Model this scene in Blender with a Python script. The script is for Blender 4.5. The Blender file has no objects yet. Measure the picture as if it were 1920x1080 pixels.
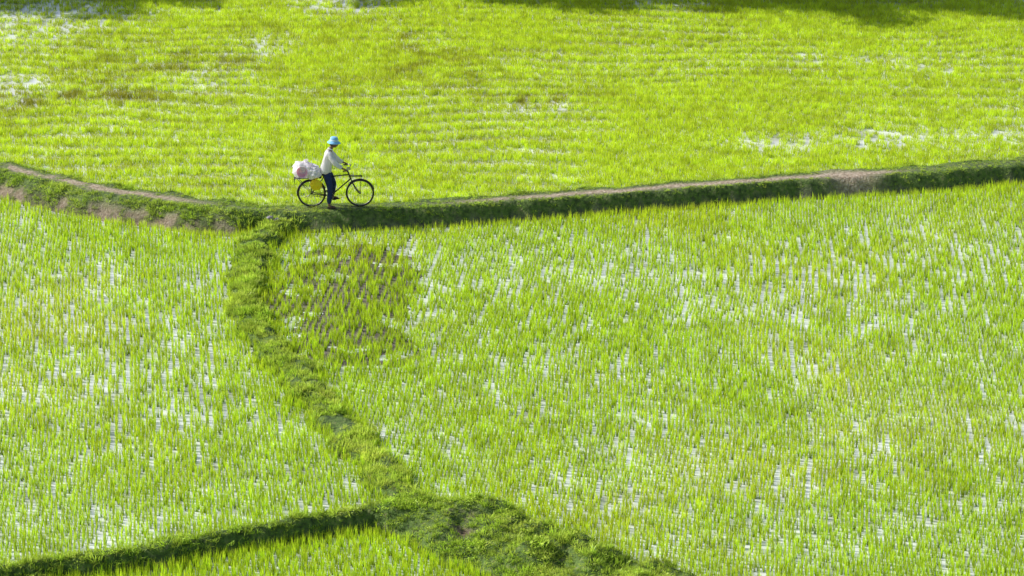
import bpy, bmesh, math, random
import numpy as np
from mathutils import Vector, Matrix
random.seed(7); rng=np.random.default_rng(11)
scene=bpy.context.scene
COL=scene.collection
R=math.radians

# ------------------------------------------------------------------ helpers
def setlab(o,label=None,cat=None,kind=None,group=None):
    if label:o["label"]=label
    if cat:o["category"]=cat
    if kind:o["kind"]=kind
    if group:o["group"]=group
def addobj(name,me,parent=None,mat=None,link=True):
    o=bpy.data.objects.new(name,me)
    if link: COL.objects.link(o)
    if mat: me.materials.append(mat)
    if parent: o.parent=parent
    return o
def empty(name,loc,rotz=0,parent=None):
    o=bpy.data.objects.new(name,None); COL.objects.link(o)
    o.empty_display_size=.2; o.location=loc; o.rotation_euler=(0,0,rotz)
    if parent:o.parent=parent
    return o
def vnoise(x,y,s,seed):
    x=np.asarray(x,float)/s; y=np.asarray(y,float)/s
    g=np.random.default_rng(seed).random((256,256))
    xi=np.floor(x).astype(int); yi=np.floor(y).astype(int)
    fx=x-xi; fy=y-yi
    fx=fx*fx*(3-2*fx); fy=fy*fy*(3-2*fy)
    a=g[xi%256,yi%256]; b=g[(xi+1)%256,yi%256]; c=g[xi%256,(yi+1)%256]; d=g[(xi+1)%256,(yi+1)%256]
    return (a*(1-fx)+b*fx)*(1-fy)+(c*(1-fx)+d*fx)*fy
def fbm(x,y,s,seed,o=3):
    t=0;w=0;a=1
    for i in range(o):
        t=t+a*vnoise(x,y,s/2**i,seed+i); w+=a; a*=.55
    return t/w
def sstep(a,b,x):
    t=np.clip((x-a)/(b-a),0,1); return t*t*(3-2*t)
def gauss(x,y,cx,cy,rx,ry): return np.exp(-((x-cx)/rx)**2-((y-cy)/ry)**2)

def nodes(m):
    m.use_nodes=True; nt=m.node_tree; nt.nodes.clear(); return nt,nt.nodes,nt.links
def mat(name,c1,c2=None,scale=20,rough=.6,metal=0,bump=.0,trans=0,spec=.5):
    m=bpy.data.materials.new(name); nt,N,L=nodes(m)
    out=N.new('ShaderNodeOutputMaterial'); b=N.new('ShaderNodeBsdfPrincipled')
    b.inputs['Roughness'].default_value=rough; b.inputs['Metallic'].default_value=metal
    b.inputs['Specular IOR Level'].default_value=spec
    tc=N.new('ShaderNodeTexCoord'); n=N.new('ShaderNodeTexNoise'); n.inputs['Scale'].default_value=scale
    n.inputs['Detail'].default_value=4
    L.new(tc.outputs['Object'],n.inputs['Vector'])
    r=N.new('ShaderNodeValToRGB'); c2=c2 or tuple(v*.75 for v in c1)
    r.color_ramp.elements[0].position=.35; r.color_ramp.elements[1].position=.65
    r.color_ramp.elements[0].color=(*c2,1); r.color_ramp.elements[1].color=(*c1,1)
    L.new(n.outputs['Fac'],r.inputs['Fac']); L.new(r.outputs['Color'],b.inputs['Base Color'])
    if bump:
        bp=N.new('ShaderNodeBump'); bp.inputs['Strength'].default_value=bump; bp.inputs['Distance'].default_value=.02
        L.new(n.outputs['Fac'],bp.inputs['Height']); L.new(bp.outputs['Normal'],b.inputs['Normal'])
    sh=b.outputs[0]
    if trans:
        t=N.new('ShaderNodeBsdfTranslucent'); L.new(r.outputs['Color'],t.inputs['Color'])
        mx=N.new('ShaderNodeMixShader'); mx.inputs[0].default_value=trans
        L.new(b.outputs[0],mx.inputs[1]); L.new(t.outputs[0],mx.inputs[2]); sh=mx.outputs[0]
    L.new(sh,out.inputs['Surface'])
    return m

# ------------------------------------------------------------------ layout (metres; camera stands at the origin, looking along +y)
A=np.array([(-60,90),(-25,78.2),(-18,75),(-14.88,73.5),(-13.37,72.9),(-11.82,71.8),(-10.31,70.75),(-8.86,70.05),(-7.46,69.4),(-6.5,69.1),
 (-5.31,69.05),(-3.46,69.25),(-2.13,69.5),(-.8,69.75),(.54,70.1),(3.25,70.75),(6.02,71.5),(8.27,72.1),(9.4,72.25),(10.96,72.6),(13.4,73.3),(16.1,74.1),(24,76.4),(60,85)],float)
B=np.array([(-5.8,69.0),(-6.0,67.6),(-6.2,65.9),(-6.2,64.0),(-6.0,62.0),(-5.45,60.3),(-4.7,58.3),(-3.95,56.35),(-3.15,54.2),(-2.5,52.5),(-1.8,50.8)],float)
C=np.array([(-60,36),(-16,45),(-10,47.4),(-9.19,47.8),(-7.83,48.3),(-6.44,48.9),(-5.03,49.5),(-3.6,50.2),(-2.61,50.55),(-1.61,50.6),(-.8,50.3),(0,49.7),(.88,48.9),(1.84,48.2),(2.57,47.6),(3.4,46.9),(6,44.5),(20,33)],float)
def distpoly(x,y,P):
    d=np.full(x.shape,1e9)
    for i in range(len(P)-1):
        ax,ay=P[i]; bx,by=P[i+1]; vx,vy=bx-ax,by-ay; l2=vx*vx+vy*vy
        t=np.clip(((x-ax)*vx+(y-ay)*vy)/l2,0,1)
        d=np.minimum(d,np.hypot(x-ax-t*vx,y-ay-t*vy))
    return d
def fA(x): return np.interp(x,A[:,0],A[:,1])
def fC(x): return np.interp(x,C[:,0],C[:,1])
def fB(y): return np.interp(y,B[::-1,1],B[::-1,0])
FAR,NEAR,FRONT=.30,0.0,-.16
HA,HC=.48,.22
def terrain(x,y):
    x=np.asarray(x,float); y=np.asarray(y,float)
    wx=x+(fbm(x,y,.9,5)-.5)*.3; wy=y+(fbm(x,y,.9,9)-.5)*.3
    ex=(fbm(x,y,.7,61)-.5)*.6; ey=(fbm(x,y,.7,65)-.5)*.5
    dA=distpoly(wx,wy,A); dB=distpoly(wx+ex,wy+ey,B); dC=distpoly(wx,wy,C)
    far=y>fA(x); front=y<fC(x)
    lvl=np.where(far,FAR,np.where(front,FRONT,NEAR))-.05
    lump=fbm(x,y,.45,21)
    mudzone=gauss(x,y,-3.9,64.4,2.1,3.9)+.8*gauss(x,y,-5.0,61.2,.9,2.3)+.6*gauss(x,y,-2.6,59.6,1.8,1.3)
    z=lvl+(fbm(x,y,.5,31)-.5)*.07+np.clip(mudzone*1.5,0,1)*(.058+.04*(fbm(x,y,.35,35)-.45))*(~far)
    leftA=1-sstep(-7.2,-6,x)
    swA=np.where(far,.35,.18+.72*leftA)
    pA=1-sstep(0,1,(dA-.33)/swA)
    zA=lvl+(HA-lvl+(lump-.5)*(.14+.1*leftA)*sstep(.1,.4,dA))*pA
    pB=1-sstep(0,1,(dB-.16)/.36)
    HB=.19+.12*sstep(64.5,67.5,y)
    zB=lvl+(HB-lvl+(lump-.5)*.18)*pB
    rightC=sstep(-2.8,-1.2,x)
    hump=gauss(x,y,-1.2,50.2,1.4,.6)
    swC=np.where(front,.18+1.4*rightC,.3)
    pC=1-sstep(0,1,(dC-(.06+.26*rightC))/swC)
    big=fbm(x,y,1.0,171)
    hx=x+(fbm(x,y,.6,181)-.5)*1.5; hy=y+(fbm(x,y,.6,187)-.5)*1.5
    hol=np.clip(gauss(hx,hy,-.9,49.7,.42,.36)*1.1,0,1)
    zC=lvl+(HC+.3*hump-lvl+(lump-.5)*.30*(.6+rightC)+(big-.5)*.5*rightC-.12*hol)*pC
    z=np.maximum.reduce([z,zA,zB,zC])
    bank=np.maximum.reduce([pA,pB,pC])
    n1=fbm(x,y,1.1,41); n2=fbm(x,y,.3,45)
    pathmask=np.exp(-(dA/.16)**2)
    along=1.15*(1-sstep(-9.5,-6.8,x))+.12+1.0*sstep(-2.6,.8,x)*(1-sstep(9.2,10.6,x))
    bare=pathmask*np.clip(along,0,1.15)*sstep(.3,.52,n1*.45+n2*.55+.08)
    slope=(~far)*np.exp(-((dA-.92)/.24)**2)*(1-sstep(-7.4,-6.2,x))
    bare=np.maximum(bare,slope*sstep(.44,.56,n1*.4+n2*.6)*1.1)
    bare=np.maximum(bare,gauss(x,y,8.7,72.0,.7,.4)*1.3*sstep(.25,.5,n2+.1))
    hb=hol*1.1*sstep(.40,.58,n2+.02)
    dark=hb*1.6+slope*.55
    bare=np.maximum(bare,hb)
    bare=np.maximum(bare,gauss(x,y,18.2,93.5,1.6,1.6)*1.5)
    return z,np.clip(bare,0,1),1-sstep(.02,.25,bank),bank,dA,dB,dC,far,front,np.clip(dark,0,1),mudzone

# ------------------------------------------------------------------ ground mesh
def axis(lo,hi,step,outer):
    inner=np.arange(lo,hi+1e-6,step)
    return np.concatenate([[-v+lo for v in reversed(outer)],inner,[hi+v for v in outer]])
outer=[1,3,8,20,60,200,700,2500]
xs=axis(-21,21,.085,outer); ys=axis(43,100,.1,outer)
X,Y=np.meshgrid(xs,ys); nx,ny=len(xs),len(ys)
T=terrain(X.ravel(),Y.ravel()); Z,bare,wet=T[:3]; dark=T[9]
me=bpy.data.meshes.new("ground")
co=np.stack([X.ravel(),Y.ravel(),Z],1)
i=np.arange(ny-1)[:,None]*nx+np.arange(nx-1)[None,:]
F=np.stack([i,i+1,i+nx+1,i+nx],-1).reshape(-1,4)
me.vertices.add(len(co)); me.vertices.foreach_set("co",co.ravel().astype(np.float32))
me.loops.add(F.size); me.loops.foreach_set("vertex_index",F.ravel().astype(np.int32))
me.polygons.add(len(F)); me.polygons.foreach_set("loop_start",(np.arange(len(F))*4).astype(np.int32))
me.polygons.foreach_set("use_smooth",np.ones(len(F),bool))
me.update(calc_edges=True)
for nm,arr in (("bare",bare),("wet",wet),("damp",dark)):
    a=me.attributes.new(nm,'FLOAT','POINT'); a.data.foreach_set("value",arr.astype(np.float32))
m=bpy.data.materials.new("soil_and_turf"); nt,N,L=nodes(m)
out=N.new('ShaderNodeOutputMaterial'); b=N.new('ShaderNodeBsdfPrincipled'); b.inputs['Roughness'].default_value=.9
geo=N.new('ShaderNodeNewGeometry')
def noise(scale,detail=5):
    n=N.new('ShaderNodeTexNoise'); n.inputs['Scale'].default_value=scale; n.inputs['Detail'].default_value=detail
    L.new(geo.outputs['Position'],n.inputs['Vector']); return n
def ramp(src,cols):
    r=N.new('ShaderNodeValToRGB'); e=r.color_ramp.elements
    while len(e)<len(cols): e.new(.5)
    for k,(p,c) in enumerate(cols): e[k].position=p; e[k].color=(*c,1)
    L.new(src,r.inputs['Fac']); return r.outputs['Color']
def mix(f,a,c):
    x=N.new('ShaderNodeMix'); x.data_type='RGBA'; L.new(f,x.inputs[0]); L.new(a,x.inputs[6]); L.new(c,x.inputs[7]); return x.outputs[2]
def attr(n):
    a=N.new('ShaderNodeAttribute'); a.attribute_name=n; return a.outputs['Fac']
turf=ramp(noise(9).outputs['Fac'],[(.3,(.035,.06,.012)),(.55,(.10,.17,.025)),(.75,(.2,.2,.08))])
soil=ramp(noise(14,8).outputs['Fac'],[(.3,(.20,.145,.09)),(.52,(.42,.33,.23)),(.72,(.60,.51,.41))])
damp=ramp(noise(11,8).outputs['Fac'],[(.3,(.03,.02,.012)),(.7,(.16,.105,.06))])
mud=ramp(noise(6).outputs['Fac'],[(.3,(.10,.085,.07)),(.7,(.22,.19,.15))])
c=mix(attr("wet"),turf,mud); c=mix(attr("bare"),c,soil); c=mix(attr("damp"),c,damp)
L.new(c,b.inputs['Base Color'])
bp=N.new('ShaderNodeBump'); bp.inputs['Strength'].default_value=.8; bp.inputs['Distance'].default_value=.05
L.new(noise(22,7).outputs['Fac'],bp.inputs['Height']); L.new(bp.outputs['Normal'],b.inputs['Normal'])
L.new(b.outputs[0],out.inputs['Surface'])
g=addobj("ground",me,mat=m); setlab(g,"muddy paddy soil with raised grassy earth banks","ground","structure")

# ------------------------------------------------------------------ water sheets
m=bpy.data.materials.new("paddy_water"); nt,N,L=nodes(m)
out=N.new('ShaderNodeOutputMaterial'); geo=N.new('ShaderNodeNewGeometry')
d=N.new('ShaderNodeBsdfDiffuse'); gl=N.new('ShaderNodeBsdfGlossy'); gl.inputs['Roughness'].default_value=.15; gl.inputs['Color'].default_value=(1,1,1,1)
L.new(ramp(noise(.9,4).outputs['Fac'],[(.30,(.40,.41,.34)),(.45,(.70,.72,.68)),(.7,(.93,.95,.95))]),d.inputs['Color'])  # near-white patchy diffuse colour stands in for sky glints on the water
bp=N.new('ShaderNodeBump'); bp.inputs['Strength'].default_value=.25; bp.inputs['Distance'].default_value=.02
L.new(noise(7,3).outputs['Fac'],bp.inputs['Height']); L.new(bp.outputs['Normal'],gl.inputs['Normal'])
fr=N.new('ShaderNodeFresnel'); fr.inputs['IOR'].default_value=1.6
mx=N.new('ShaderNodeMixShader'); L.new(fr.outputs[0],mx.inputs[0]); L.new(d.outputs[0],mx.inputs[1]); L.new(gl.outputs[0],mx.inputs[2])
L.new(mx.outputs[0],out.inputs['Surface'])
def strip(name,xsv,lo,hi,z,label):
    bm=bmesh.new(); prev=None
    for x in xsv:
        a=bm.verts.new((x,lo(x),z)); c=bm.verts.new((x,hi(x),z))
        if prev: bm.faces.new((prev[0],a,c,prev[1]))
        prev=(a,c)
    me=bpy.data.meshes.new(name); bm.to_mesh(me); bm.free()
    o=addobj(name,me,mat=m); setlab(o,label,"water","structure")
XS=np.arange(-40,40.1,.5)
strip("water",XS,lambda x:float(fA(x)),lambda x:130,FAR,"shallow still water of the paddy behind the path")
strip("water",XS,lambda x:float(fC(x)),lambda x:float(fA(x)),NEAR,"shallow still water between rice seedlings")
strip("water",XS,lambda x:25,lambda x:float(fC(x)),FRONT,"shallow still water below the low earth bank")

# ------------------------------------------------------------------ plant materials
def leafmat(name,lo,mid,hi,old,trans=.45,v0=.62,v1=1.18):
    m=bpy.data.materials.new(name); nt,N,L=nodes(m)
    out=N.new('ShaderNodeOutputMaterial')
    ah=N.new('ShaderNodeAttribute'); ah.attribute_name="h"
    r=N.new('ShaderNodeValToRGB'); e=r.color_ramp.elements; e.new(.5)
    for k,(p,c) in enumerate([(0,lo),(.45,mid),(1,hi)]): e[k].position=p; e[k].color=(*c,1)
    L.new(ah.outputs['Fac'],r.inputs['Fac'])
    at=N.new('ShaderNodeAttribute'); at.attribute_type='INSTANCER'; at.attribute_name="tint"
    x=N.new('ShaderNodeMix'); x.data_type='RGBA'
    L.new(at.outputs['Fac'],x.inputs[0]); L.new(r.outputs['Color'],x.inputs[6]); x.inputs[7].default_value=(*old,1)
    oi=N.new('ShaderNodeObjectInfo'); hs=N.new('ShaderNodeHueSaturation')
    mr=N.new('ShaderNodeMapRange'); mr.inputs[3].default_value=v0; mr.inputs[4].default_value=v1
    L.new(oi.outputs['Random'],mr.inputs[0]); L.new(mr.outputs[0],hs.inputs['Value']); L.new(x.outputs[2],hs.inputs['Color'])
    p=N.new('ShaderNodeBsdfPrincipled'); p.inputs['Roughness'].default_value=.45; p.inputs['Specular IOR Level'].default_value=.3
    t=N.new('ShaderNodeBsdfTranslucent'); mx=N.new('ShaderNodeMixShader'); mx.inputs[0].default_value=trans
    L.new(hs.outputs[0],p.inputs['Base Color']); L.new(hs.outputs[0],t.inputs['Color'])
    L.new(p.outputs[0],mx.inputs[1]); L.new(t.outputs[0],mx.inputs[2]); L.new(mx.outputs[0],out.inputs['Surface'])
    return m
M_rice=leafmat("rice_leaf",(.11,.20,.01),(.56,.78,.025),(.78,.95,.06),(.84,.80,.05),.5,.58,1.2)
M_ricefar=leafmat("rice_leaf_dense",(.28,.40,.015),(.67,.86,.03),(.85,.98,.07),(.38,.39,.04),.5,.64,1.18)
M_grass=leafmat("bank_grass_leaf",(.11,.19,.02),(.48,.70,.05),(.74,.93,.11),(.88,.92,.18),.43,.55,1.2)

def tuft(name,n,h,rad,lean,width,mtl,seed,segs=3,droop=.5):
    rr=random.Random(seed); vs=[];fs=[];hh=[]
    for k in range(n):
        a=rr.uniform(0,6.283); r0=rad*math.sqrt(rr.random()); bx,by=r0*math.cos(a),r0*math.sin(a)
        az=a+rr.uniform(-.9,.9); ln=abs(rr.gauss(0,lean)); H=h*rr.uniform(.6,1.1)
        face=rr.uniform(0,6.283); wx,wy=math.cos(face),math.sin(face)
        base=len(vs)
        for s in range(segs+1):
            t=s/segs; hor=H*(math.sin(ln)*t+droop*ln*t*t*.6); z=H*(math.cos(ln)*t-droop*ln*t**3*.4)
            w=width*(1-t**2.2*.92)*.5*rr.uniform(.9,1.1)
            cx,cy=bx+hor*math.cos(az),by+hor*math.sin(az)
            vs+= [(cx-w*wx,cy-w*wy,z),(cx+w*wx,cy+w*wy,z)]; hh+=[t,t]
        for s in range(segs):
            q=base+2*s; fs.append((q,q+1,q+3,q+2))
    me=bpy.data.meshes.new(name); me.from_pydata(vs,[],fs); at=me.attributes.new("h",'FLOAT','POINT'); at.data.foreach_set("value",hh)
    return addobj(name,me,mat=mtl,link=False)
def weed(name,n,rad,h,leaf,mtl,seed):
    rr=random.Random(seed); vs=[];fs=[];hh=[]
    for k in range(n):
        a=rr.uniform(0,6.283); r=rad*math.sqrt(rr.random()); z=h*rr.random()*(1-.6*(r/rad)**2)
        c=Vector((r*math.cos(a),r*math.sin(a),z+.01)); nrm=Vector((rr.gauss(0,.6),rr.gauss(0,.6),1)).normalized()
        u=nrm.orthogonal().normalized(); u.rotate(Matrix.Rotation(rr.uniform(0,6.28),3,nrm)); v=nrm.cross(u)
        l=leaf*rr.uniform(.6,1.3); b0=len(vs)
        vs+=[tuple(c-u*l),tuple(c+v*l*.45),tuple(c+u*l-nrm*l*.3),tuple(c-v*l*.45)]; hh+=[min(1,z/h*.9+.15)]*4
        fs.append((b0,b0+1,b0+2,b0+3))
    me=bpy.data.meshes.new(name); me.from_pydata(vs,[],fs); at=me.attributes.new("h",'FLOAT','POINT'); at.data.foreach_set("value",hh)
    return addobj(name,me,mat=mtl,link=False)
def coll(name,objs):
    c=bpy.data.collections.new(name)
    for o in objs:c.objects.link(o)
    return c
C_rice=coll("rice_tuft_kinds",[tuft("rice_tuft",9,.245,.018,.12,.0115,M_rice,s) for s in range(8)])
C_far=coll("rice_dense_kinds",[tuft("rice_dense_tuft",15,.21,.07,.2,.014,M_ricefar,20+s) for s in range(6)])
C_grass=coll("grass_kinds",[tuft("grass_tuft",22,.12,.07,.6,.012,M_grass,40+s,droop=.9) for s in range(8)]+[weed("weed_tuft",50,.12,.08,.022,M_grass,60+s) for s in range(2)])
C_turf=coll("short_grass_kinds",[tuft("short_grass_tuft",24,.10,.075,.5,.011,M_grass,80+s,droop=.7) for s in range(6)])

def scatter(name,collection,P,scl,rot,tint,label,cat):
    me=bpy.data.meshes.new(name); me.vertices.add(len(P)); me.vertices.foreach_set("co",P.astype(np.float32).ravel())
    a=me.attributes.new("scl",'FLOAT_VECTOR','POINT'); a.data.foreach_set("vector",scl.astype(np.float32).ravel())
    a=me.attributes.new("rot",'FLOAT_VECTOR','POINT'); a.data.foreach_set("vector",rot.astype(np.float32).ravel())
    a=me.attributes.new("tint",'FLOAT','POINT'); a.data.foreach_set("value",tint.astype(np.float32))
    o=addobj(name,me); setlab(o,label,cat,"stuff")
    ng=bpy.data.node_groups.new(name+"_scatter",'GeometryNodeTree')
    ng.interface.new_socket("Geometry",in_out='INPUT',socket_type='NodeSocketGeometry')
    ng.interface.new_socket("Geometry",in_out='OUTPUT',socket_type='NodeSocketGeometry')
    N=ng.nodes; L=ng.links
    gi=N.new('NodeGroupInput'); go=N.new('NodeGroupOutput')
    ci=N.new('GeometryNodeCollectionInfo'); ci.inputs['Collection'].default_value=collection
    ci.inputs['Separate Children'].default_value=True; ci.inputs['Reset Children'].default_value=True
    iop=N.new('GeometryNodeInstanceOnPoints'); iop.inputs['Pick Instance'].default_value=True
    rv=N.new('FunctionNodeRandomValue'); rv.data_type='INT'; rv.inputs[4].default_value=0; rv.inputs[5].default_value=len(collection.objects)-1
    def na(nm):
        n=N.new('GeometryNodeInputNamedAttribute'); n.data_type='FLOAT_VECTOR'; n.inputs['Name'].default_value=nm; return n.outputs[0]
    L.new(gi.outputs[0],iop.inputs['Points']); L.new(ci.outputs[0],iop.inputs['Instance'])
    L.new(rv.outputs[2],iop.inputs['Instance Index'])
    L.new(na("rot"),iop.inputs['Rotation']); L.new(na("scl"),iop.inputs['Scale'])
    L.new(iop.outputs[0],go.inputs[0])
    md=o.modifiers.new("scatter",'NODES'); md.node_group=ng
    return o
def grid(x0,x1,y0,y1,dx,dy,jx,jy):
    gx,gy=np.meshgrid(np.arange(x0,x1,dx),np.arange(y0,y1,dy)); gx=gx.ravel();gy=gy.ravel()
    return gx+rng.normal(0,jx,gx.shape),gy+rng.normal(0,jy,gy.shape)
def rots(n,t=.035): return np.stack([rng.normal(0,t,n),rng.normal(0,t,n),rng.uniform(0,6.283,n)],1)

# near paddies: planted in rows running away down the field; every other row has gaps placed to show the whitened water as glints
def near_field(side,slope):
    dx=.078
    x0,y0=np.meshgrid(np.arange(-21,21,dx),np.arange(44,77,.115)); ri=np.round((x0+21)/dx)
    x=x0.ravel()+rng.normal(0,.009,x0.size); y=y0.ravel()+rng.normal(0,.035,x0.size); ri=ri.ravel()
    gapn=.6*vnoise(ri*17.3,y,.62,107+side)+.4*vnoise(ri*29.1,y,.3,109+side)
    odd=(ri.astype(int)%2)==1
    x=x+slope*(y-60)+.03*np.sin(y*.6)+(vnoise(x,y,5,77)-.5)*.2
    k=(x<fB(y)) if side==0 else (x>=fB(y))
    k&=(np.abs(x)<17)&(y>fC(x))&(y<fA(x)); x,y,gapn,odd=x[k],y[k],gapn[k],odd[k]
    z,bare,wet,bank,dA,dB,dC,far,front,_,mudz=terrain(x,y)
    op=.34+.34*(fbm(x,y,2.4,101)-.5)-.32*np.exp(-dA/1.6)
    op+=.27*gauss(x,y,3,65,9,3.8)+.25*gauss(x,y,-8.3,61,2.8,5)+.22*gauss(x,y,10.5,65.5,4,4)+.22*gauss(x,y,-6.9,57,.9,3)+.35*gauss(x,y,-7.1,65.3,.4,1.3)+.3*mudz
    op=np.clip(op,.03,.85)
    keep=(bank<.5)&(dC>.2)&(dA>np.where(x<-6.8,1.12,.62))
    keep&=np.where(odd,gapn<(.85-.5*op),rng.random(len(x))<(.98-.16*np.clip(mudz,0,1)-.05*op))
    return x[keep],y[keep],z[keep],dA[keep]
parts=[near_field(0,-.128),near_field(1,.085)]
x,y,z,dA=[np.concatenate(q) for q in zip(*parts)]; n=len(x); print("near",n)
hs=(.97+.35*(fbm(x,y,2.5,111)-.5)+rng.normal(0,.13,n)); hs=np.clip(hs+.12*np.exp(-dA/1.2),.4,1.4)
P=np.stack([x,y,np.maximum(z,NEAR)-.02],1)
tint=np.clip(.9*(fbm(x,y,3.5,121)-.42)+rng.normal(0,.1,n)+.25*np.exp(-dA/1.5)-.1,0,.8)
scatter("rice_seedlings",C_rice,P,np.stack([hs,hs,hs],1),rots(n),tint,"young green rice seedlings standing in shallow water","rice plants")
# front paddy
x,y=grid(-14,5,42,52,.09,.09,.03,.03)
z,bare,wet,bank,dA,dB,dC,far,front,_,_m=terrain(x,y)
k=front&(bank<.2); n=k.sum(); hs=np.clip(1.1+rng.normal(0,.13,n),.4,1.4)
scatter("rice_seedlings",C_rice,np.stack([x[k],y[k],np.full(n,FRONT-.02)],1),np.stack([hs]*3,1),rots(n),np.clip(rng.normal(.02,.08,n),0,1),"dense green rice below the grassy earth bank","rice plants")
# far paddy
x,y=grid(-21,21,68,98,.12,.11,.045,.025)
z,bare,wet,bank,dA,dB,dC,far,front,_,_m=terrain(x,y)
ph=y+.05*x+(fbm(x,y,6,131)-.5)*2.2
rows=.5+.5*np.sin(ph*2*math.pi/.92)
rowamp=.3+.7*sstep(.35,.6,fbm(x,y,5,133)+.1*(x<2))
rowbreak=vnoise(x,y*3,1.1,149)
dens=1.23-.24*rows*rowamp
holes=np.zeros_like(x)
for cx,cy,rx,ry,a in [(-15.2,81.6,1.6,1.5,1.05),(-8.8,82.5,1.1,1.2,.6),(-7.5,86.6,1.0,1.5,.7),(-15.5,88.5,2,2.0,.6),(-14,91,4,1.2,.5),(-17,92,2.5,2.2,.5),(-5.5,92.5,1.4,2.0,.65),
    (10.5,85,2.0,.8,.7),(1,79,1.2,.5,.5),(9.9,76,1.7,1.0,.88),(7.1,75.6,1.3,.9,.78),(13,76.6,1.7,.8,.6),(12.4,83.5,1.5,.7,.45),(5,92.5,1.4,.9,.55),(17,83,1.5,1.4,.4),(18.2,93.5,1.3,1.3,1.6)]:
    holes+=a*gauss(x,y,cx,cy,rx*1.1,ry*1.1)
dens-=holes*(2.1*sstep(.42,.8,vnoise(x,y*.25,.09,137))+.2)
dens=np.maximum(dens,.24*(x<16.8))
k=far&(bank<.4)&(rng.random(len(x))<dens); n=k.sum()
hs=np.clip(1.0-.42*rows[k]*rowamp[k]+rng.normal(0,.12,n)-.2*np.clip(holes[k],0,1),.35,1.4)
brown=sum(a*gauss(x[k],y[k],cx,cy,rx,ry) for cx,cy,rx,ry,a in [(-12.6,80.3,2.8,1.7,1.0),(-2.2,84.5,1.8,3,.6),(1,80.2,2,.9,.9),(-10,84.5,4,3,.5),(-4,88,3,1.5,.45),(-5,81,2,1.5,.4)])
tint=np.clip(brown*1.5*sstep(.4,.8,vnoise(x[k],y[k]*1.3,.3,141)*.6+vnoise(x[k],y[k],1.1,142)*.4)+ .25*(fbm(x[k],y[k]*2,1.8,143)-.5)+1.1*rows[k]**2*rowamp[k]*rowbreak[k]+(rng.random(n)<.03)*.6,0,1)
scatter("rice_crop",C_far,np.stack([x[k],y[k],np.full(n,FAR-.02)],1),np.stack([hs]*3,1),rots(n,.06),tint,"dense bright yellow-green rice crop in rippled rows","rice plants")
# bank grass
x,y=grid(-19,19,44,78,.075,.075,.03,.03)
z,bare,wet,bank,dA,dB,dC,far,front,_,_m=terrain(x,y)
face=(~far)&(dA>.36)&(dA<.75)&(x>-6)&(dB>.7)
dn=.9*sstep(.04,.5,bank)-1.7*bare-.35*(fbm(x,y,.5,151)<.4)*(dB>.8)
dn=np.where(face,dn*.5,dn)
ok=(bank>.04)&(rng.random(len(x))<dn)
short=(dB<.8)&(dA>.45)&(dC>.6)
ok&=~(short&(fbm(x,y,.35,191)<.36))
k=ok&~short; n=k.sum()
hs=np.clip(.75+1.4*(fbm(x[k],y[k],.5,155)-.5)+rng.normal(0,.28,n),.3,2.1); hs*=np.where(dA[k]<.38,.5,1)*np.where(face[k],.7,1)
tint=np.clip(.8*(fbm(x[k],y[k],.8,157)-.38)+rng.normal(0,.15,n),0,1)
scatter("bank_grass",C_grass,np.stack([x[k],y[k],z[k]-.005],1),np.stack([hs]*3,1),rots(n,.2),tint,"short tangled grass and weeds covering the earth banks","grass")
k=ok&short; n=k.sum()
hs=np.clip(.9+1.9*(fbm(x[k],y[k],.4,155)-.5)+rng.normal(0,.35,n),.35,2.3)
tint=np.clip(.15+.8*(fbm(x[k],y[k],.9,157)-.4)+rng.normal(0,.18,n),0,1)
scatter("bank_turf",C_turf,np.stack([x[k],y[k],z[k]-.005],1),np.stack([hs]*3,1),rots(n,.15),tint,"bright short grass on the low dividing bank","grass")

# ------------------------------------------------------------------ mesh builders
def tubebm(bm,pts,r,seg=10,closed=False,caps=True):
    pts=[Vector(p) for p in pts]; n=len(pts); rr=r if isinstance(r,(list,tuple)) else [r]*n
    rings=[]; up=None
    for i in range(n):
        if closed: t=(pts[(i+1)%n]-pts[i-1]).normalized()
        else: t=(pts[min(i+1,n-1)]-pts[max(i-1,0)]).normalized()
        if up is None: up=t.orthogonal().normalized()
        up=(up-t*up.dot(t)).normalized(); v=t.cross(up)
        rings.append([bm.verts.new(pts[i]+(up*math.cos(2*math.pi*k/seg)+v*math.sin(2*math.pi*k/seg))*rr[i]) for k in range(seg)])
    rng_=n if closed else n-1
    for i in range(rng_):
        a,b=rings[i],rings[(i+1)%n]
        for k in range(seg): bm.faces.new((a[k],a[(k+1)%seg],b[(k+1)%seg],b[k]))
    if caps and not closed: bm.faces.new(rings[0][::-1]); bm.faces.new(rings[-1])
def finish(bm,name,parent,mtl,smooth=True,label=None):
    bmesh.ops.recalc_face_normals(bm,faces=bm.faces[:])
    me=bpy.data.meshes.new(name); bm.to_mesh(me); bm.free()
    if smooth:
        for p in me.polygons:p.use_smooth=True
    o=addobj(name,me,parent,mtl)
    if label:o["label"]=label
    return o
def tubes(name,parent,mtl,lst,seg=10,label=None):
    bm=bmesh.new()
    for pts,r in lst: tubebm(bm,pts,r,seg)
    return finish(bm,name,parent,mtl,label=label)
def lathe(bm,prof,seg=24,origin=(0,0,0),rot=None,closed=False,sx=1,sy=1,wob=None):
    rings=[]
    for r,z in prof:
        ring=[]
        for k in range(seg):
            a=2*math.pi*k/seg; q=r*(1+(wob(a,z) if wob else 0)); v=Vector((q*math.cos(a)*sx,q*math.sin(a)*sy,z))
            if rot: v=rot@v
            ring.append(bm.verts.new(v+Vector(origin)))
        rings.append(ring)
    m_=len(rings)
    for i in range(m_ if closed else m_-1):
        a,b=rings[i],rings[(i+1)%m_]
        for k in range(seg): bm.faces.new((a[k],a[(k+1)%seg],b[(k+1)%seg],b[k]))
    return rings
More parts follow.
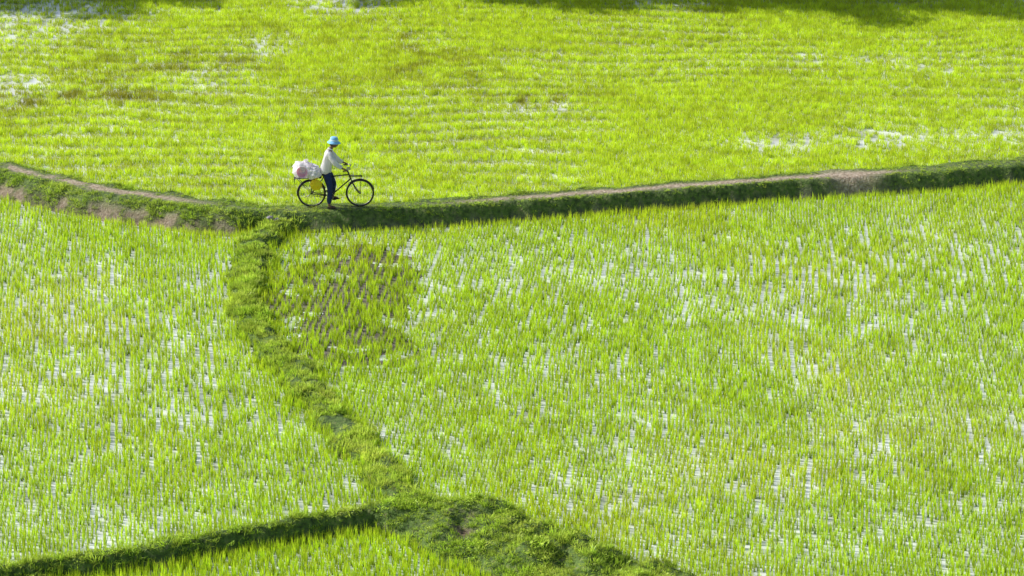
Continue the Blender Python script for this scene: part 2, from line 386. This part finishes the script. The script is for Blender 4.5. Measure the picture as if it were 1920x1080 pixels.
def box(bm,c,s,rot=None):
    M=Matrix.Translation(c)@(rot.to_4x4() if rot else Matrix())@Matrix.Diagonal((*s,1))
    r=bmesh.ops.create_cube(bm,size=1,matrix=M); return r['verts']

M_black=mat("black_enamel",(.018,.018,.022),(.03,.028,.026),30,.4)
M_rubber=mat("tyre_rubber",(.03,.028,.026),(.05,.042,.035),40,.85)
M_steel=mat("worn_steel",(.35,.35,.36),(.22,.2,.18),40,.4,.9)
M_leather=mat("saddle_vinyl",(.03,.022,.018),(.05,.035,.025),30,.5)

bikeX,bikeY=-4.38,69.2
gz=float(np.max(terrain(np.array([bikeX-.6,bikeX,bikeX+.6]),np.array([bikeY]*3))[0]))
YAW=.03
bike=empty("bicycle",(bikeX,bikeY,gz),YAW); setlab(bike,"black roadster bicycle loaded with bundles on the grassy path","bicycle")
def wheel(cx,cz=.355):
    w=empty("wheel",(cx,0,cz),parent=bike)
    RX=Matrix.Rotation(math.pi/2,3,'X')
    bm=bmesh.new(); pts=[(.335*math.cos(a),0,.335*math.sin(a)) for a in np.linspace(0,2*math.pi,49)[:-1]]
    tubebm(bm,pts,.022,8,closed=True); finish(bm,"tyre",w,M_rubber)
    bm=bmesh.new(); lathe(bm,[(.318,-.014),(.318,.014),(.306,.012),(.306,-.012)],48,rot=RX,closed=True); finish(bm,"rim",w,M_steel)
    bm=bmesh.new(); tubebm(bm,[(0,-.05,0),(0,-.03,0),(0,-.028,0),(0,.028,0),(0,.03,0),(0,.05,0)],[.008,.008,.024,.024,.008,.008],12)
    for k in range(28):
        a=2*math.pi*k/28; s=1 if k%2 else -1; a2=a+.5*(1 if k%4<2 else -1)
        tubebm(bm,[(.022*math.cos(a2),.028*s,.022*math.sin(a2)),(.308*math.cos(a),0,.308*math.sin(a))],.0018,4)
    finish(bm,"hub",w,M_steel)
wheel(-.6); wheel(.6)
BB=(-.13,0,.29)
tubes("frame",bike,M_black,[([BB,(-.3,0,.80)],.016),([(-.29,0,.77),(.335,0,.83)],.015),([BB,(.375,0,.72)],.017),([(.30,0,.93),(.385,0,.70)],.02),
  ([(-.15,.03,.29),(-.6,.06,.355)],.010),([(-.15,-.03,.29),(-.6,-.06,.355)],.010),([(-.29,.02,.77),(-.6,.06,.355)],.009),([(-.29,-.02,.77),(-.6,-.06,.355)],.009),([(-.13,-.045,.29),(-.13,.045,.29)],.026)])
tubes("fork",bike,M_black,[([(.385,.0,.70),(.40,.05,.66),(.48,.055,.5),(.54,.055,.41),(.6,.055,.355)],.012),([(.385,0,.70),(.40,-.05,.66),(.48,-.055,.5),(.54,-.055,.41),(.6,-.055,.355)],.012)])
hb=tubes("handlebar",bike,M_steel,[([(.30,0,.92),(.285,0,1.0)],.013),([(.20,.29,1.0),(.30,.28,1.02),(.38,.2,1.03),(.36,.06,1.0),(.30,0,1.0),(.36,-.06,1.0),(.38,-.2,1.03),(.30,-.28,1.02),(.20,-.29,1.0)],.012)])
for s in (1,-1): tubes("grip",hb,M_rubber,[([(.19,.291*s,.998),(.30,.281*s,1.02)],.0165)])
bm=bmesh.new()
sad=[]
for (xx,_,w) in [(-.47,0,.05),(-.45,0,.09),(-.39,0,.105),(-.32,0,.075),(-.25,0,.035),(-.19,0,.022),(-.175,0,.008)]:
    ring=[]
    for a in np.linspace(0,2*math.pi,13)[:-1]:
        ring.append(bm.verts.new((xx,w*math.cos(a),.845+.028*math.sin(a)*(1 if math.sin(a)>0 else 1.2)*min(1,w/.04)-.12*(0 if xx<-.4 else (xx+.4))*.3)))
    sad.append(ring)
for a,b_ in zip(sad,sad[1:]):
    for k in range(12): bm.faces.new((a[k],a[(k+1)%12],b_[(k+1)%12],b_[k]))
bm.faces.new(sad[0]); bm.faces.new(sad[-1])
saddle=finish(bm,"saddle",bike,M_leather)
tubes("seat_post",saddle,M_steel,[([(-.295,0,.78),(-.315,0,.83)],.012)])
bm=bmesh.new(); RX=Matrix.Rotation(math.pi/2,3,'X')
lathe(bm,[(.092,-.003),(.092,.003),(.076,.003),(.076,-.003)],36,origin=(-.13,-.05,.29),rot=RX,closed=True)
for k in range(5):
    a=k*1.2566; tubebm(bm,[(-.13,-.05,.29),(-.13+.08*math.cos(a),-.05,.29+.08*math.sin(a))],.006,6)
PN=(-.215,.435); PF=(-.045,.145)
tubebm(bm,[(-.13,-.045,.29),(-.13,-.07,.29),(PN[0],-.075,PN[1])],.010,8); tubebm(bm,[(-.13,.045,.29),(-.13,.07,.29),(PF[0],.075,PF[1])],.010,8)
crank=finish(bm,"crankset",bike,M_steel)
for s,(px,pz) in ((-1,PN),(1,PF)):
    bm=bmesh.new(); box(bm,(px,s*.125,pz+.012),(.09,.02,.02)); box(bm,(px,s*.09,pz+.012),(.09,.015,.02)); box(bm,(px,s*.16,pz+.012),(.09,.015,.02)); tubebm(bm,[(px,s*.075,pz),(px,s*.165,pz)],.007,8)
    finish(bm,"pedal",bike,M_rubber,False)
tubes("chain",bike,M_black,[([(-.13,-.05,.382),(-.6,-.045,.395)],.005),([(-.13,-.05,.198),(-.6,-.045,.315)],.005)],6)
def guard(a0,a1,cx,name="mudguard"):
    bm=bmesh.new(); pr=None
    for a in np.linspace(a0,a1,20):
        ring=[bm.verts.new((cx+(.372-.012*abs(q))*math.cos(a),.03*q,.355+(.372-.012*abs(q))*math.sin(a))) for q in (-1,-.5,0,.5,1)]
        if pr:
            for k in range(4): bm.faces.new((pr[k],pr[k+1],ring[k+1],ring[k]))
        pr=ring
    o=finish(bm,name,bike,M_black); sd=o.modifiers.new("s",'SOLIDIFY'); sd.thickness=.003
guard(R(20),R(190),-.6); guard(R(15),R(135),.6)
bars=[([(-1.02,y_,.755),(-.34,y_,.765)],.008) for y_ in (-.075,-.025,.025,.075)]+[([(x_,-.08,.76),(x_,.08,.76)],.007) for x_ in (-1.02,-.85,-.68,-.5,-.36)]
bars+=[([(-.95,s*.075,.755),(-.6,s*.07,.355)],.007) for s in(1,-1)]+[([(-.62,s*.075,.755),(-.6,s*.07,.355)],.007) for s in(1,-1)]+[([(-1.02,s*.075,.755),(-1.02,s*.075,.66)],.008) for s in(1,-1)]
tubes("rear_carrier",bike,M_black,bars,8)
tubes("front_carrier",bike,M_black,[([(.37,y_,.80),(.66,y_,.79)],.007) for y_ in(-.06,0,.06)]+[([(x_,-.065,.795),(x_,.065,.795)],.006) for x_ in(.38,.52,.66)]+[([(.64,s*.06,.79),(.6,s*.065,.355)],.006) for s in(1,-1)],8)
tubes("kickstand",bike,M_steel,[([(-.6,.07,.33),(-.78,.10,.22)],.009)])

# ------------------------------------------------------------------ rider
M_skin=mat("brown_skin",(.22,.12,.075),(.17,.09,.055),60,.5)
M_shirt=mat("white_cotton",(.98,.98,1.0),(.95,.97,1.0),14,.8,bump=.3,trans=.5)
M_trous=mat("navy_cloth",(.012,.03,.12),(.008,.02,.08),14,.85,bump=.5)
M_hat=mat("pale_blue_cloth",(.28,.62,.90),(.20,.50,.80),25,.8,bump=.3)
M_hair=mat("black_hair",(.012,.01,.009),(.02,.016,.014),80,.5)
M_sandal=mat("brown_rubber",(.05,.035,.025),(.03,.02,.015),30,.7)
M_dark=mat("eye_dark",(.01,.008,.008),(.015,.01,.01),30,.2)
M_lip=mat("lip_skin",(.20,.07,.055),(.16,.06,.05),50,.5)
def skin(chains,sub=2):
    verts=[];rad=[];edges=[];idx={};roots=[]
    for ch in chains:
        prev=None
        for p,r in ch:
            key=tuple(round(c,4) for c in p)
            if key not in idx:
                if prev is None: roots.append(len(verts))
                idx[key]=len(verts); verts.append(p); rad.append(r if isinstance(r,tuple) else (r,r))
            v=idx[key]
            if prev is not None: edges.append((prev,v))
            prev=v
    me=bpy.data.meshes.new("t"); me.from_pydata(verts,edges,[])
    o=bpy.data.objects.new("t",me); COL.objects.link(o)
    bpy.context.view_layer.objects.active=o
    md=o.modifiers.new("skin",'SKIN'); md.use_smooth_shade=True; md.branch_smoothing=.4
    sv=me.skin_vertices[0].data if len(me.skin_vertices) else None
    if sv is None:
        bpy.ops.object.select_all(action='DESELECT'); o.select_set(True)
        bpy.ops.mesh.customdata_skin_add(); sv=me.skin_vertices[0].data
    for k,r in enumerate(rad): sv[k].radius=r; sv[k].use_root=(k in roots)
    ss=o.modifiers.new("sub",'SUBSURF'); ss.levels=sub; ss.render_levels=sub
    dg=bpy.context.evaluated_depsgraph_get(); dg.update()
    res=bpy.data.meshes.new_from_object(o.evaluated_get(dg))
    bpy.data.objects.remove(o)
    return res
person=empty("person",(bikeX,bikeY,gz),YAW)
setlab(person,"rider in pale blue sun hat, white shirt and navy trousers","person")
pel=(-.22,0,.95)
gr=float(terrain(np.array([bikeX-.1]),np.array([bikeY-.21]))[0][0])-gz     # ground under the planted foot
hipR,kneeR,ankR=(-.21,-.09,.92),(-.13,-.16,.52),(-.165,-.205,gr+.115)
hipL,kneeL,ankL=(-.21,.09,.92),(-.05,.14,.58),(-.095,.125,.24)
def legs(k,off=0):
    out=[]
    for h,kn,an in ((hipR,kneeR,ankR),(hipL,kneeL,ankL)):
        mid=tuple((a+b)/2 for a,b in zip(h,kn)); m2=tuple(a+(b-a)*.35 for a,b in zip(kn,an))
        out.append([(pel,(.115+off,.10+off)),(h,.088+off),(mid,.074+off),(kn,.056+off),(m2,.054+off),(an,.036+off*1.6)])
    return out
neckb=(-.13,0,1.46); chest=(-.165,0,1.32); waist=(-.205,0,1.12)
shR,elR,wrR=(-.14,-.165,1.41),(.02,-.235,1.17),(.20,-.285,1.055)
shL,elL,wrL=(-.14,.165,1.41),(.02,.235,1.17),(.20,.285,1.055)
ch=[[(pel,(.12,.10)),(waist,(.115,.09)),(chest,(.13,.10)),(neckb,(.06,.06)),((-.09,0,1.53),.05),((-.05,0,1.60),.055)]]
for s_,e_,w_ in ((shR,elR,wrR),(shL,elL,wrL)):
    sy=-1 if s_[1]<0 else 1
    pal=(.265,.283*sy,1.047)
    ch.append([(chest,(.13,.10)),(s_,.052),(e_,.038),(w_,.024),((.232,.286*sy,1.052),(.03,.018)),(pal,(.036,.016))])
    for fi,(xx,fl) in enumerate(((.292,1.0),(.272,1.08),(.252,1.0),(.234,.85))):
        yb=.283*sy
        ch.append([((xx-.004,yb+.001*fi,1.046),.009),((xx,yb+sy*.022,1.042),.0088),((xx+.002,yb+sy*.031*fl,1.018),.0082),((xx+.002,yb+sy*.017,.994),.0078),((xx,yb-sy*.004,.990-.002*fi),.007)])
    ch.append([((.235,.280*sy,1.046),.011),((.262,.262*sy,1.036),.0105),((.285,.258*sy,1.02),.009),((.292,.268*sy,1.003),.008)])
FZ=(gr+.035,.178)
for lg,an,pz in zip(legs(0),(ankR,ankL),FZ):
    y_=an[1]
    ch.append(lg); ch.append([(an,.036),((an[0]+.01,y_,pz+.04),(.036,.034)),((an[0]+.08,y_,pz+.022),(.036,.024)),((an[0]+.15,y_,pz+.012),(.032,.014))])
bodyme=skin(ch)
bm=bmesh.new(); bm.from_mesh(bodyme)
hc=Vector((-.02,0,1.645)); r=bmesh.ops.create_uvsphere(bm,u_segments=28,v_segments=20,radius=1)
for v in r['verts']:
    p=v.co.copy(); X_,Y_,Z_=p
    jaw=max(0,-Z_); q=Vector((X_*.098*(1-.12*jaw)+.012*jaw*(X_>0),Y_*.076*(1-.28*jaw),Z_*.118))
    if X_>.2 and abs(Y_)<.28:
        q.x+=.026*max(0,1-abs(Y_)/.22)*math.exp(-((Z_+.18)/.2)**2)
        q.x+=.008*math.exp(-((Z_+.52)/.1)**2)
    if X_>.4: q.x-=.010*math.exp(-((Z_-.08)/.13)**2)*math.exp(-((abs(Y_)-.4)/.18)**2)
    v.co=hc+q
for s in (1,-1):
    r=bmesh.ops.create_uvsphere(bm,u_segments=10,v_segments=8,radius=1)
    for v in r['verts']: v.co=hc+Vector((-.005+v.co.x*.018,s*.077+v.co.y*.009,-.005+v.co.z*.032))
body=finish(bm,"body",person,M_skin)
for s in (1,-1):
    bm=bmesh.new(); bmesh.ops.create_uvsphere(bm,u_segments=10,v_segments=8,radius=.011,matrix=Matrix.Translation(hc+Vector((.079,s*.03,.008)))); finish(bm,"eye",person,M_dark)
bm=bmesh.new(); tubebm(bm,[hc+Vector((.083,-.022,-.062)),hc+Vector((.094,0,-.06)),hc+Vector((.083,.022,-.062))],.006,8); finish(bm,"mouth",person,M_lip)
bm=bmesh.new(); r=bmesh.ops.create_uvsphere(bm,u_segments=24,v_segments=16,radius=1)
for v in list(r['verts']):
    p=v.co
    v.co=hc+Vector((p.x*.104-.006,p.y*.083,p.z*.122+.004))
bmesh.ops.delete(bm,geom=[v for v in bm.verts if (v.co.x-hc.x>.045) or (v.co.z-hc.z<-.02 and v.co.x-hc.x>-.03) or v.co.z-hc.z<-.085],context='VERTS')
finish(bm,"hair",person,M_hair)
bm=bmesh.new(); RT=Matrix.Rotation(R(6),3,'Y')
lathe(bm,[(.0005,.118),(.05,.116),(.08,.106),(.095,.08),(.103,.045),(.108,.02),(.116,.008),(.142,-.012),(.168,-.036),(.170,-.040),(.142,-.018),(.112,.002),(.10,.02)],32,origin=hc+Vector((0,0,.045)),rot=RT,sy=.92,wob=lambda a,z:.035*math.sin(3*a+1)*(z<0))
hat=finish(bm,"sun_hat",person,M_hat)
bm=bmesh.new(); lathe(bm,[(.1065,.018),(.1085,.022),(.1065,.048),(.1035,.046)],32,origin=hc+Vector((0,0,.045)),rot=RT,sy=.93,closed=True); finish(bm,"hat_band",hat,mat("hat_band_cloth",(.7,.8,.85),(.6,.7,.78),30,.8))
# shirt
cs=[[((-.245,0,.85),(.20,.165)),((-.24,0,.97),(.195,.155)),(waist,(.185,.15)),(chest,(.178,.14)),((-.145,0,1.43),(.105,.09)),((-.12,0,1.475),(.068,.066))]]
for s_,e_,w_ in ((shR,elR,wrR),(shL,elL,wrL)):
    m1=tuple((a+b)/2 for a,b in zip(s_,e_)); m2=tuple(a+(b-a)*.55 for a,b in zip(e_,w_)); m3=tuple(a+(b-a)*.88 for a,b in zip(e_,w_))
    cs.append([(chest,(.165,.13)),(s_,.086),(m1,.082),(e_,.072),(m2,.062),(m3,.052)])
sm=skin(cs); bm=bmesh.new(); bm.from_mesh(sm)
from mathutils import noise as mn
for v in bm.verts:
    f=mn.noise(v.co*9)*.016+mn.noise(v.co*22)*.009; v.co+=v.normal*f
shirt=finish(bm,"shirt",person,M_shirt)
bm=bmesh.new(); lathe(bm,[(.066,0),(.070,.0),(.062,.035),(.058,.033)],20,origin=(-.118,0,1.485),rot=Matrix.Rotation(R(20),3,'Y'),closed=True); finish(bm,"collar",shirt,M_shirt)
tm=skin(legs(1,.018)+[[(pel,(.131,.116)),((-.21,0,1.02),(.12,.1))]]); bm=bmesh.new(); bm.from_mesh(tm)
for v in bm.verts: v.co+=v.normal*(mn.noise(v.co*10)*.01)
finish(bm,"trousers",person,M_trous)
for an,pz in ((ankR,FZ[0]),(ankL,FZ[1])):
    bm=bmesh.new(); y_=an[1]; top=[];bot=[]
    outl=[(-.05,.0),(-.04,.03),(0,.034),(.06,.036),(.12,.042),(.17,.03),(.185,0),(.17,-.03),(.12,-.042),(.06,-.036),(0,-.034),(-.04,-.03)]
    for dx,dy in outl:
        top.append(bm.verts.new((an[0]+dx,y_+dy,pz+.006))); bot.append(bm.verts.new((an[0]+dx,y_+dy,pz-.014)))
    bm.faces.new(top); bm.faces.new(bot[::-1])
    for k in range(len(outl)): bm.faces.new((top[k],bot[k],bot[(k+1)%len(outl)],top[(k+1)%len(outl)]))
    tubebm(bm,[(an[0]+.07,y_-.038,pz),(an[0]+.075,y_-.03,pz+.045),(an[0]+.08,y_,pz+.055),(an[0]+.075,y_+.03,pz+.045),(an[0]+.07,y_+.038,pz)],.007,6)
    finish(bm,"sandal",person,M_sandal,False)

# ------------------------------------------------------------------ load on the carrier
def W(p):
    c,s=math.cos(YAW),math.sin(YAW); return (bikeX+p[0]*c-p[1]*s,bikeY+p[0]*s+p[1]*c,gz+p[2])
def blob(name,c,rad,amp,freq,mtl,seed,label,cat,knot=None,rough=3.0):
    e=empty(name,W(c),YAW); setlab(e,label,cat)
    bm=bmesh.new(); bmesh.ops.create_icosphere(bm,subdivisions=5,radius=1)
    off=Vector((seed*7.3,seed*3.1,seed))
    for v in bm.verts:
        n=v.co.normalized(); p=abs(n.x)**rough+abs(n.y)**rough+abs(n.z)**rough; n2=n/(p**(1/rough))
        f=1+amp*mn.noise(n*freq+off)+amp*.6*(abs(mn.noise(n*freq*2.7+off))-.2)+amp*.25*abs(mn.noise(n*freq*6+off))
        v.co=Vector((n2.x*rad[0],n2.y*rad[1],n2.z*rad[2]))*f
    finish(bm,"sack_body" if "sack" in name else "bag_body",e,mtl)
    if knot:
        bm=bmesh.new(); k=Vector(knot)
        lathe(bm,[(.035,-.03),(.018,0),(.03,.03),(.055,.06),(.05,.065),(.01,.02)],14,origin=k,wob=lambda a,z:.25*math.sin(5*a)*(z>0)); finish(bm,"knot",e,mtl)
    return e
M_pink=mat("pink_white_plastic_sheet",(.98,.90,.94),(.98,.98,1),4.5,.4,bump=.5,trans=.48)
M_white=mat("white_plastic_sheet",(.98,.97,1.0),(.96,.94,.99),9,.4,bump=.6,trans=.48)
M_yel=mat("yellow_plastic_sheet",(1.0,.90,.04),(1.0,.82,.02),12,.4,bump=.4,trans=.45)
sack=blob("sack",(-.78,.02,.965),(.265,.19,.205),.26,2.2,M_pink,3,"bulging white and pink sack strapped on the rear carrier","sack",knot=(.06,-.02,.19),rough=2.3)
bm=bmesh.new()
for ang in (-.5,.45):
    pts=[]
    for a in np.linspace(0,2*math.pi,37)[:-1]:
        v=Matrix.Rotation(ang,3,'Y')@Vector((0,.205*math.cos(a),.215*math.sin(a))); pts.append(v)
    tubebm(bm,pts,.008,6,closed=True)
finish(bm,"strap",sack,M_white)
basin=empty("plastic_basin",W((-.82,-.21,.95)),YAW); setlab(basin,"round pink plastic basin tied to the side of the sack","basin")
bm=bmesh.new(); RB=Matrix.Rotation(R(62),3,'X')@Matrix.Rotation(R(12),3,'Y')
lathe(bm,[(.001,-.05),(.08,-.05),(.09,-.045),(.125,.025),(.142,.03),(.144,.024),(.13,.018),(.10,-.055),(.001,-.058)],36,rot=RB)
finish(bm,"basin_bowl",basin,mat("pink_basin_plastic",(.97,.60,.68),(.95,.54,.63),6,.35,trans=.35))
bm=bmesh.new(); tubebm(bm,[RB@Vector((.141*math.cos(a),.141*math.sin(a),.03)) for a in np.linspace(0,2*math.pi,41)[:-1]],.008,8,closed=True)
finish(bm,"basin_rim",basin,mat("pale_pink_plastic",(.96,.82,.86),(.92,.75,.8),8,.35))
blob("plastic_bag",(-.53,-.06,.91),(.17,.18,.165),.28,2.6,M_white,5,"crumpled white plastic bag packed behind the saddle","bag",knot=(-.02,0,.15),rough=2.2)
blob("carrier_bag",(-.48,-.2,.63),(.14,.07,.125),.22,2.4,M_yel,8,"small yellow plastic bag hanging from the rear carrier","bag",knot=(0,0,.11),rough=2.4)

# ------------------------------------------------------------------ stones at the bank junction
M_stone=mat("lilac_grey_stone",(.36,.33,.42),(.12,.10,.12),22,.8,bump=.8)
for k,(sx_,sy_,sr) in enumerate([(-5.95,68.5,.085),(-5.80,68.45,.06)]):
    zz=float(terrain(np.array([sx_]),np.array([sy_]))[0][0])
    bm=bmesh.new(); bmesh.ops.create_icosphere(bm,subdivisions=3,radius=1)
    for v in bm.verts:
        n=v.co.copy(); f=1+.5*mn.noise(n*1.6+Vector((k*5,0,0)))+.2*mn.noise(n*4)
        v.co=Vector((n.x*sr*1.2*f,n.y*sr*f,n.z*sr*.8*f))
    s=finish(bm,"stone",None,M_stone); s.location=(sx_,sy_,zz+sr*.6); setlab(s,"lilac grey stone lying in the grass where banks meet","stone",group="stones at the bank junction")

# ------------------------------------------------------------------ trees standing beyond the far paddy (their shadows reach the crop)
M_bark=mat("bark",(.16,.11,.07),(.09,.06,.04),12,.9,bump=.8)
M_leaf=leafmat("tree_leaf",(.05,.10,.015),(.06,.12,.02),(.1,.17,.03),(.1,.15,.02),.25)
def tree_mesh(seed):
    rr=random.Random(seed); bm=bmesh.new()
    tubebm(bm,[(0,0,-.3),(.1,0,1.2),(.05,.1,2.6),(.2,0,4.6)],[.26,.2,.16,.08],10)
    ends=[]
    for k in range(9):
        a=k*2.4; z0=2.0+k*.28; e=(2.1*math.cos(a)*rr.uniform(.6,1),2.1*math.sin(a)*rr.uniform(.6,1),z0+rr.uniform(.8,1.8)); ends.append(e)
        tubebm(bm,[(.08,.04,z0),(e[0]*.5,e[1]*.5,z0+.7),e],[.08,.055,.02],6)
    bmesh.ops.recalc_face_normals(bm,faces=bm.faces[:]); tm_=bpy.data.meshes.new("trunk"); bm.to_mesh(tm_); bm.free(); tm_.materials.append(M_bark)
    vs=[];fs=[]
    cl=[Vector(e) for e in ends]+[Vector((rr.gauss(0,1.2),rr.gauss(0,1.2),rr.uniform(4,6.5))) for _ in range(16)]
    for c_ in cl:
        for q in range(220):
            d_=Vector((rr.gauss(0,1),rr.gauss(0,1),rr.gauss(0,.7))).normalized()*rr.random()**.4*rr.uniform(.6,1.05); p=c_+d_
            u=Vector((rr.gauss(0,1),rr.gauss(0,1),rr.gauss(0,1))).normalized(); w=u.orthogonal().normalized(); b0=len(vs); l=rr.uniform(.13,.22)
            vs+=[tuple(p-u*l),tuple(p+w*l*.5),tuple(p+u*l),tuple(p-w*l*.5)]; fs.append((b0,b0+1,b0+2,b0+3))
    cm=bpy.data.meshes.new("crown"); cm.from_pydata(vs,[],fs); cm.materials.append(M_leaf)
    at=cm.attributes.new("h",'FLOAT','POINT'); at.data.foreach_set("value",[rr.random() for _ in vs])
    return tm_,cm
tm_,cm=tree_mesh(3)
for k,(tx,ty,sc) in enumerate([(-26.5,95.6,1.1),(-22.8,95.3,1.15),(-19.3,96.2,1.0),(-8,97.3,1.05),(-4.5,96.4,1.1),(-1.0,95.6,1.15),(2.4,95.9,1.15),(5.8,95.4,1.15),(9,96.6,1.1)]):
    t=empty("tree",(tx,ty,.25),k*1.7); t.scale=(sc,sc,sc); setlab(t,"broad leafy tree standing beyond the far edge of paddy","tree",group="trees along the far paddy edge")
    addobj("trunk",tm_,t); addobj("crown",cm,t)

# ------------------------------------------------------------------ light
az=(-.972,.235); EL=R(37)
sd=Vector((az[0]*math.cos(EL),az[1]*math.cos(EL),math.sin(EL)))
sun=bpy.data.lights.new("sun",'SUN'); sun.energy=5; sun.angle=R(.5); sun.color=(1,.975,.93)
so=bpy.data.objects.new("sun",sun); COL.objects.link(so); so.rotation_euler=sd.to_track_quat('Z','Y').to_euler(); so.location=(-30,60,40)
w=bpy.data.worlds.new("World"); scene.world=w; w.use_nodes=True; nt=w.node_tree
bg=nt.nodes["Background"]; sk=nt.nodes.new('ShaderNodeTexSky'); sk.sky_type='NISHITA'; sk.sun_disc=False
sk.sun_elevation=EL; sk.sun_rotation=math.atan2(az[0],az[1]); sk.dust_density=2; sk.air_density=1.0
nt.links.new(sk.outputs[0],bg.inputs[0]); bg.inputs[1].default_value=.125
scene.view_settings.view_transform='Standard'; scene.view_settings.look='None'; scene.view_settings.exposure=0

cam=bpy.data.cameras.new("camera"); cam.angle=R(20); cam.clip_end=6000; cam.clip_start=.5
co_=bpy.data.objects.new("camera",cam); COL.objects.link(co_); co_.location=(0,0,21.5); co_.rotation_euler=(R(90-18.5),0,0)
scene.camera=co_
print("bike z",gz)
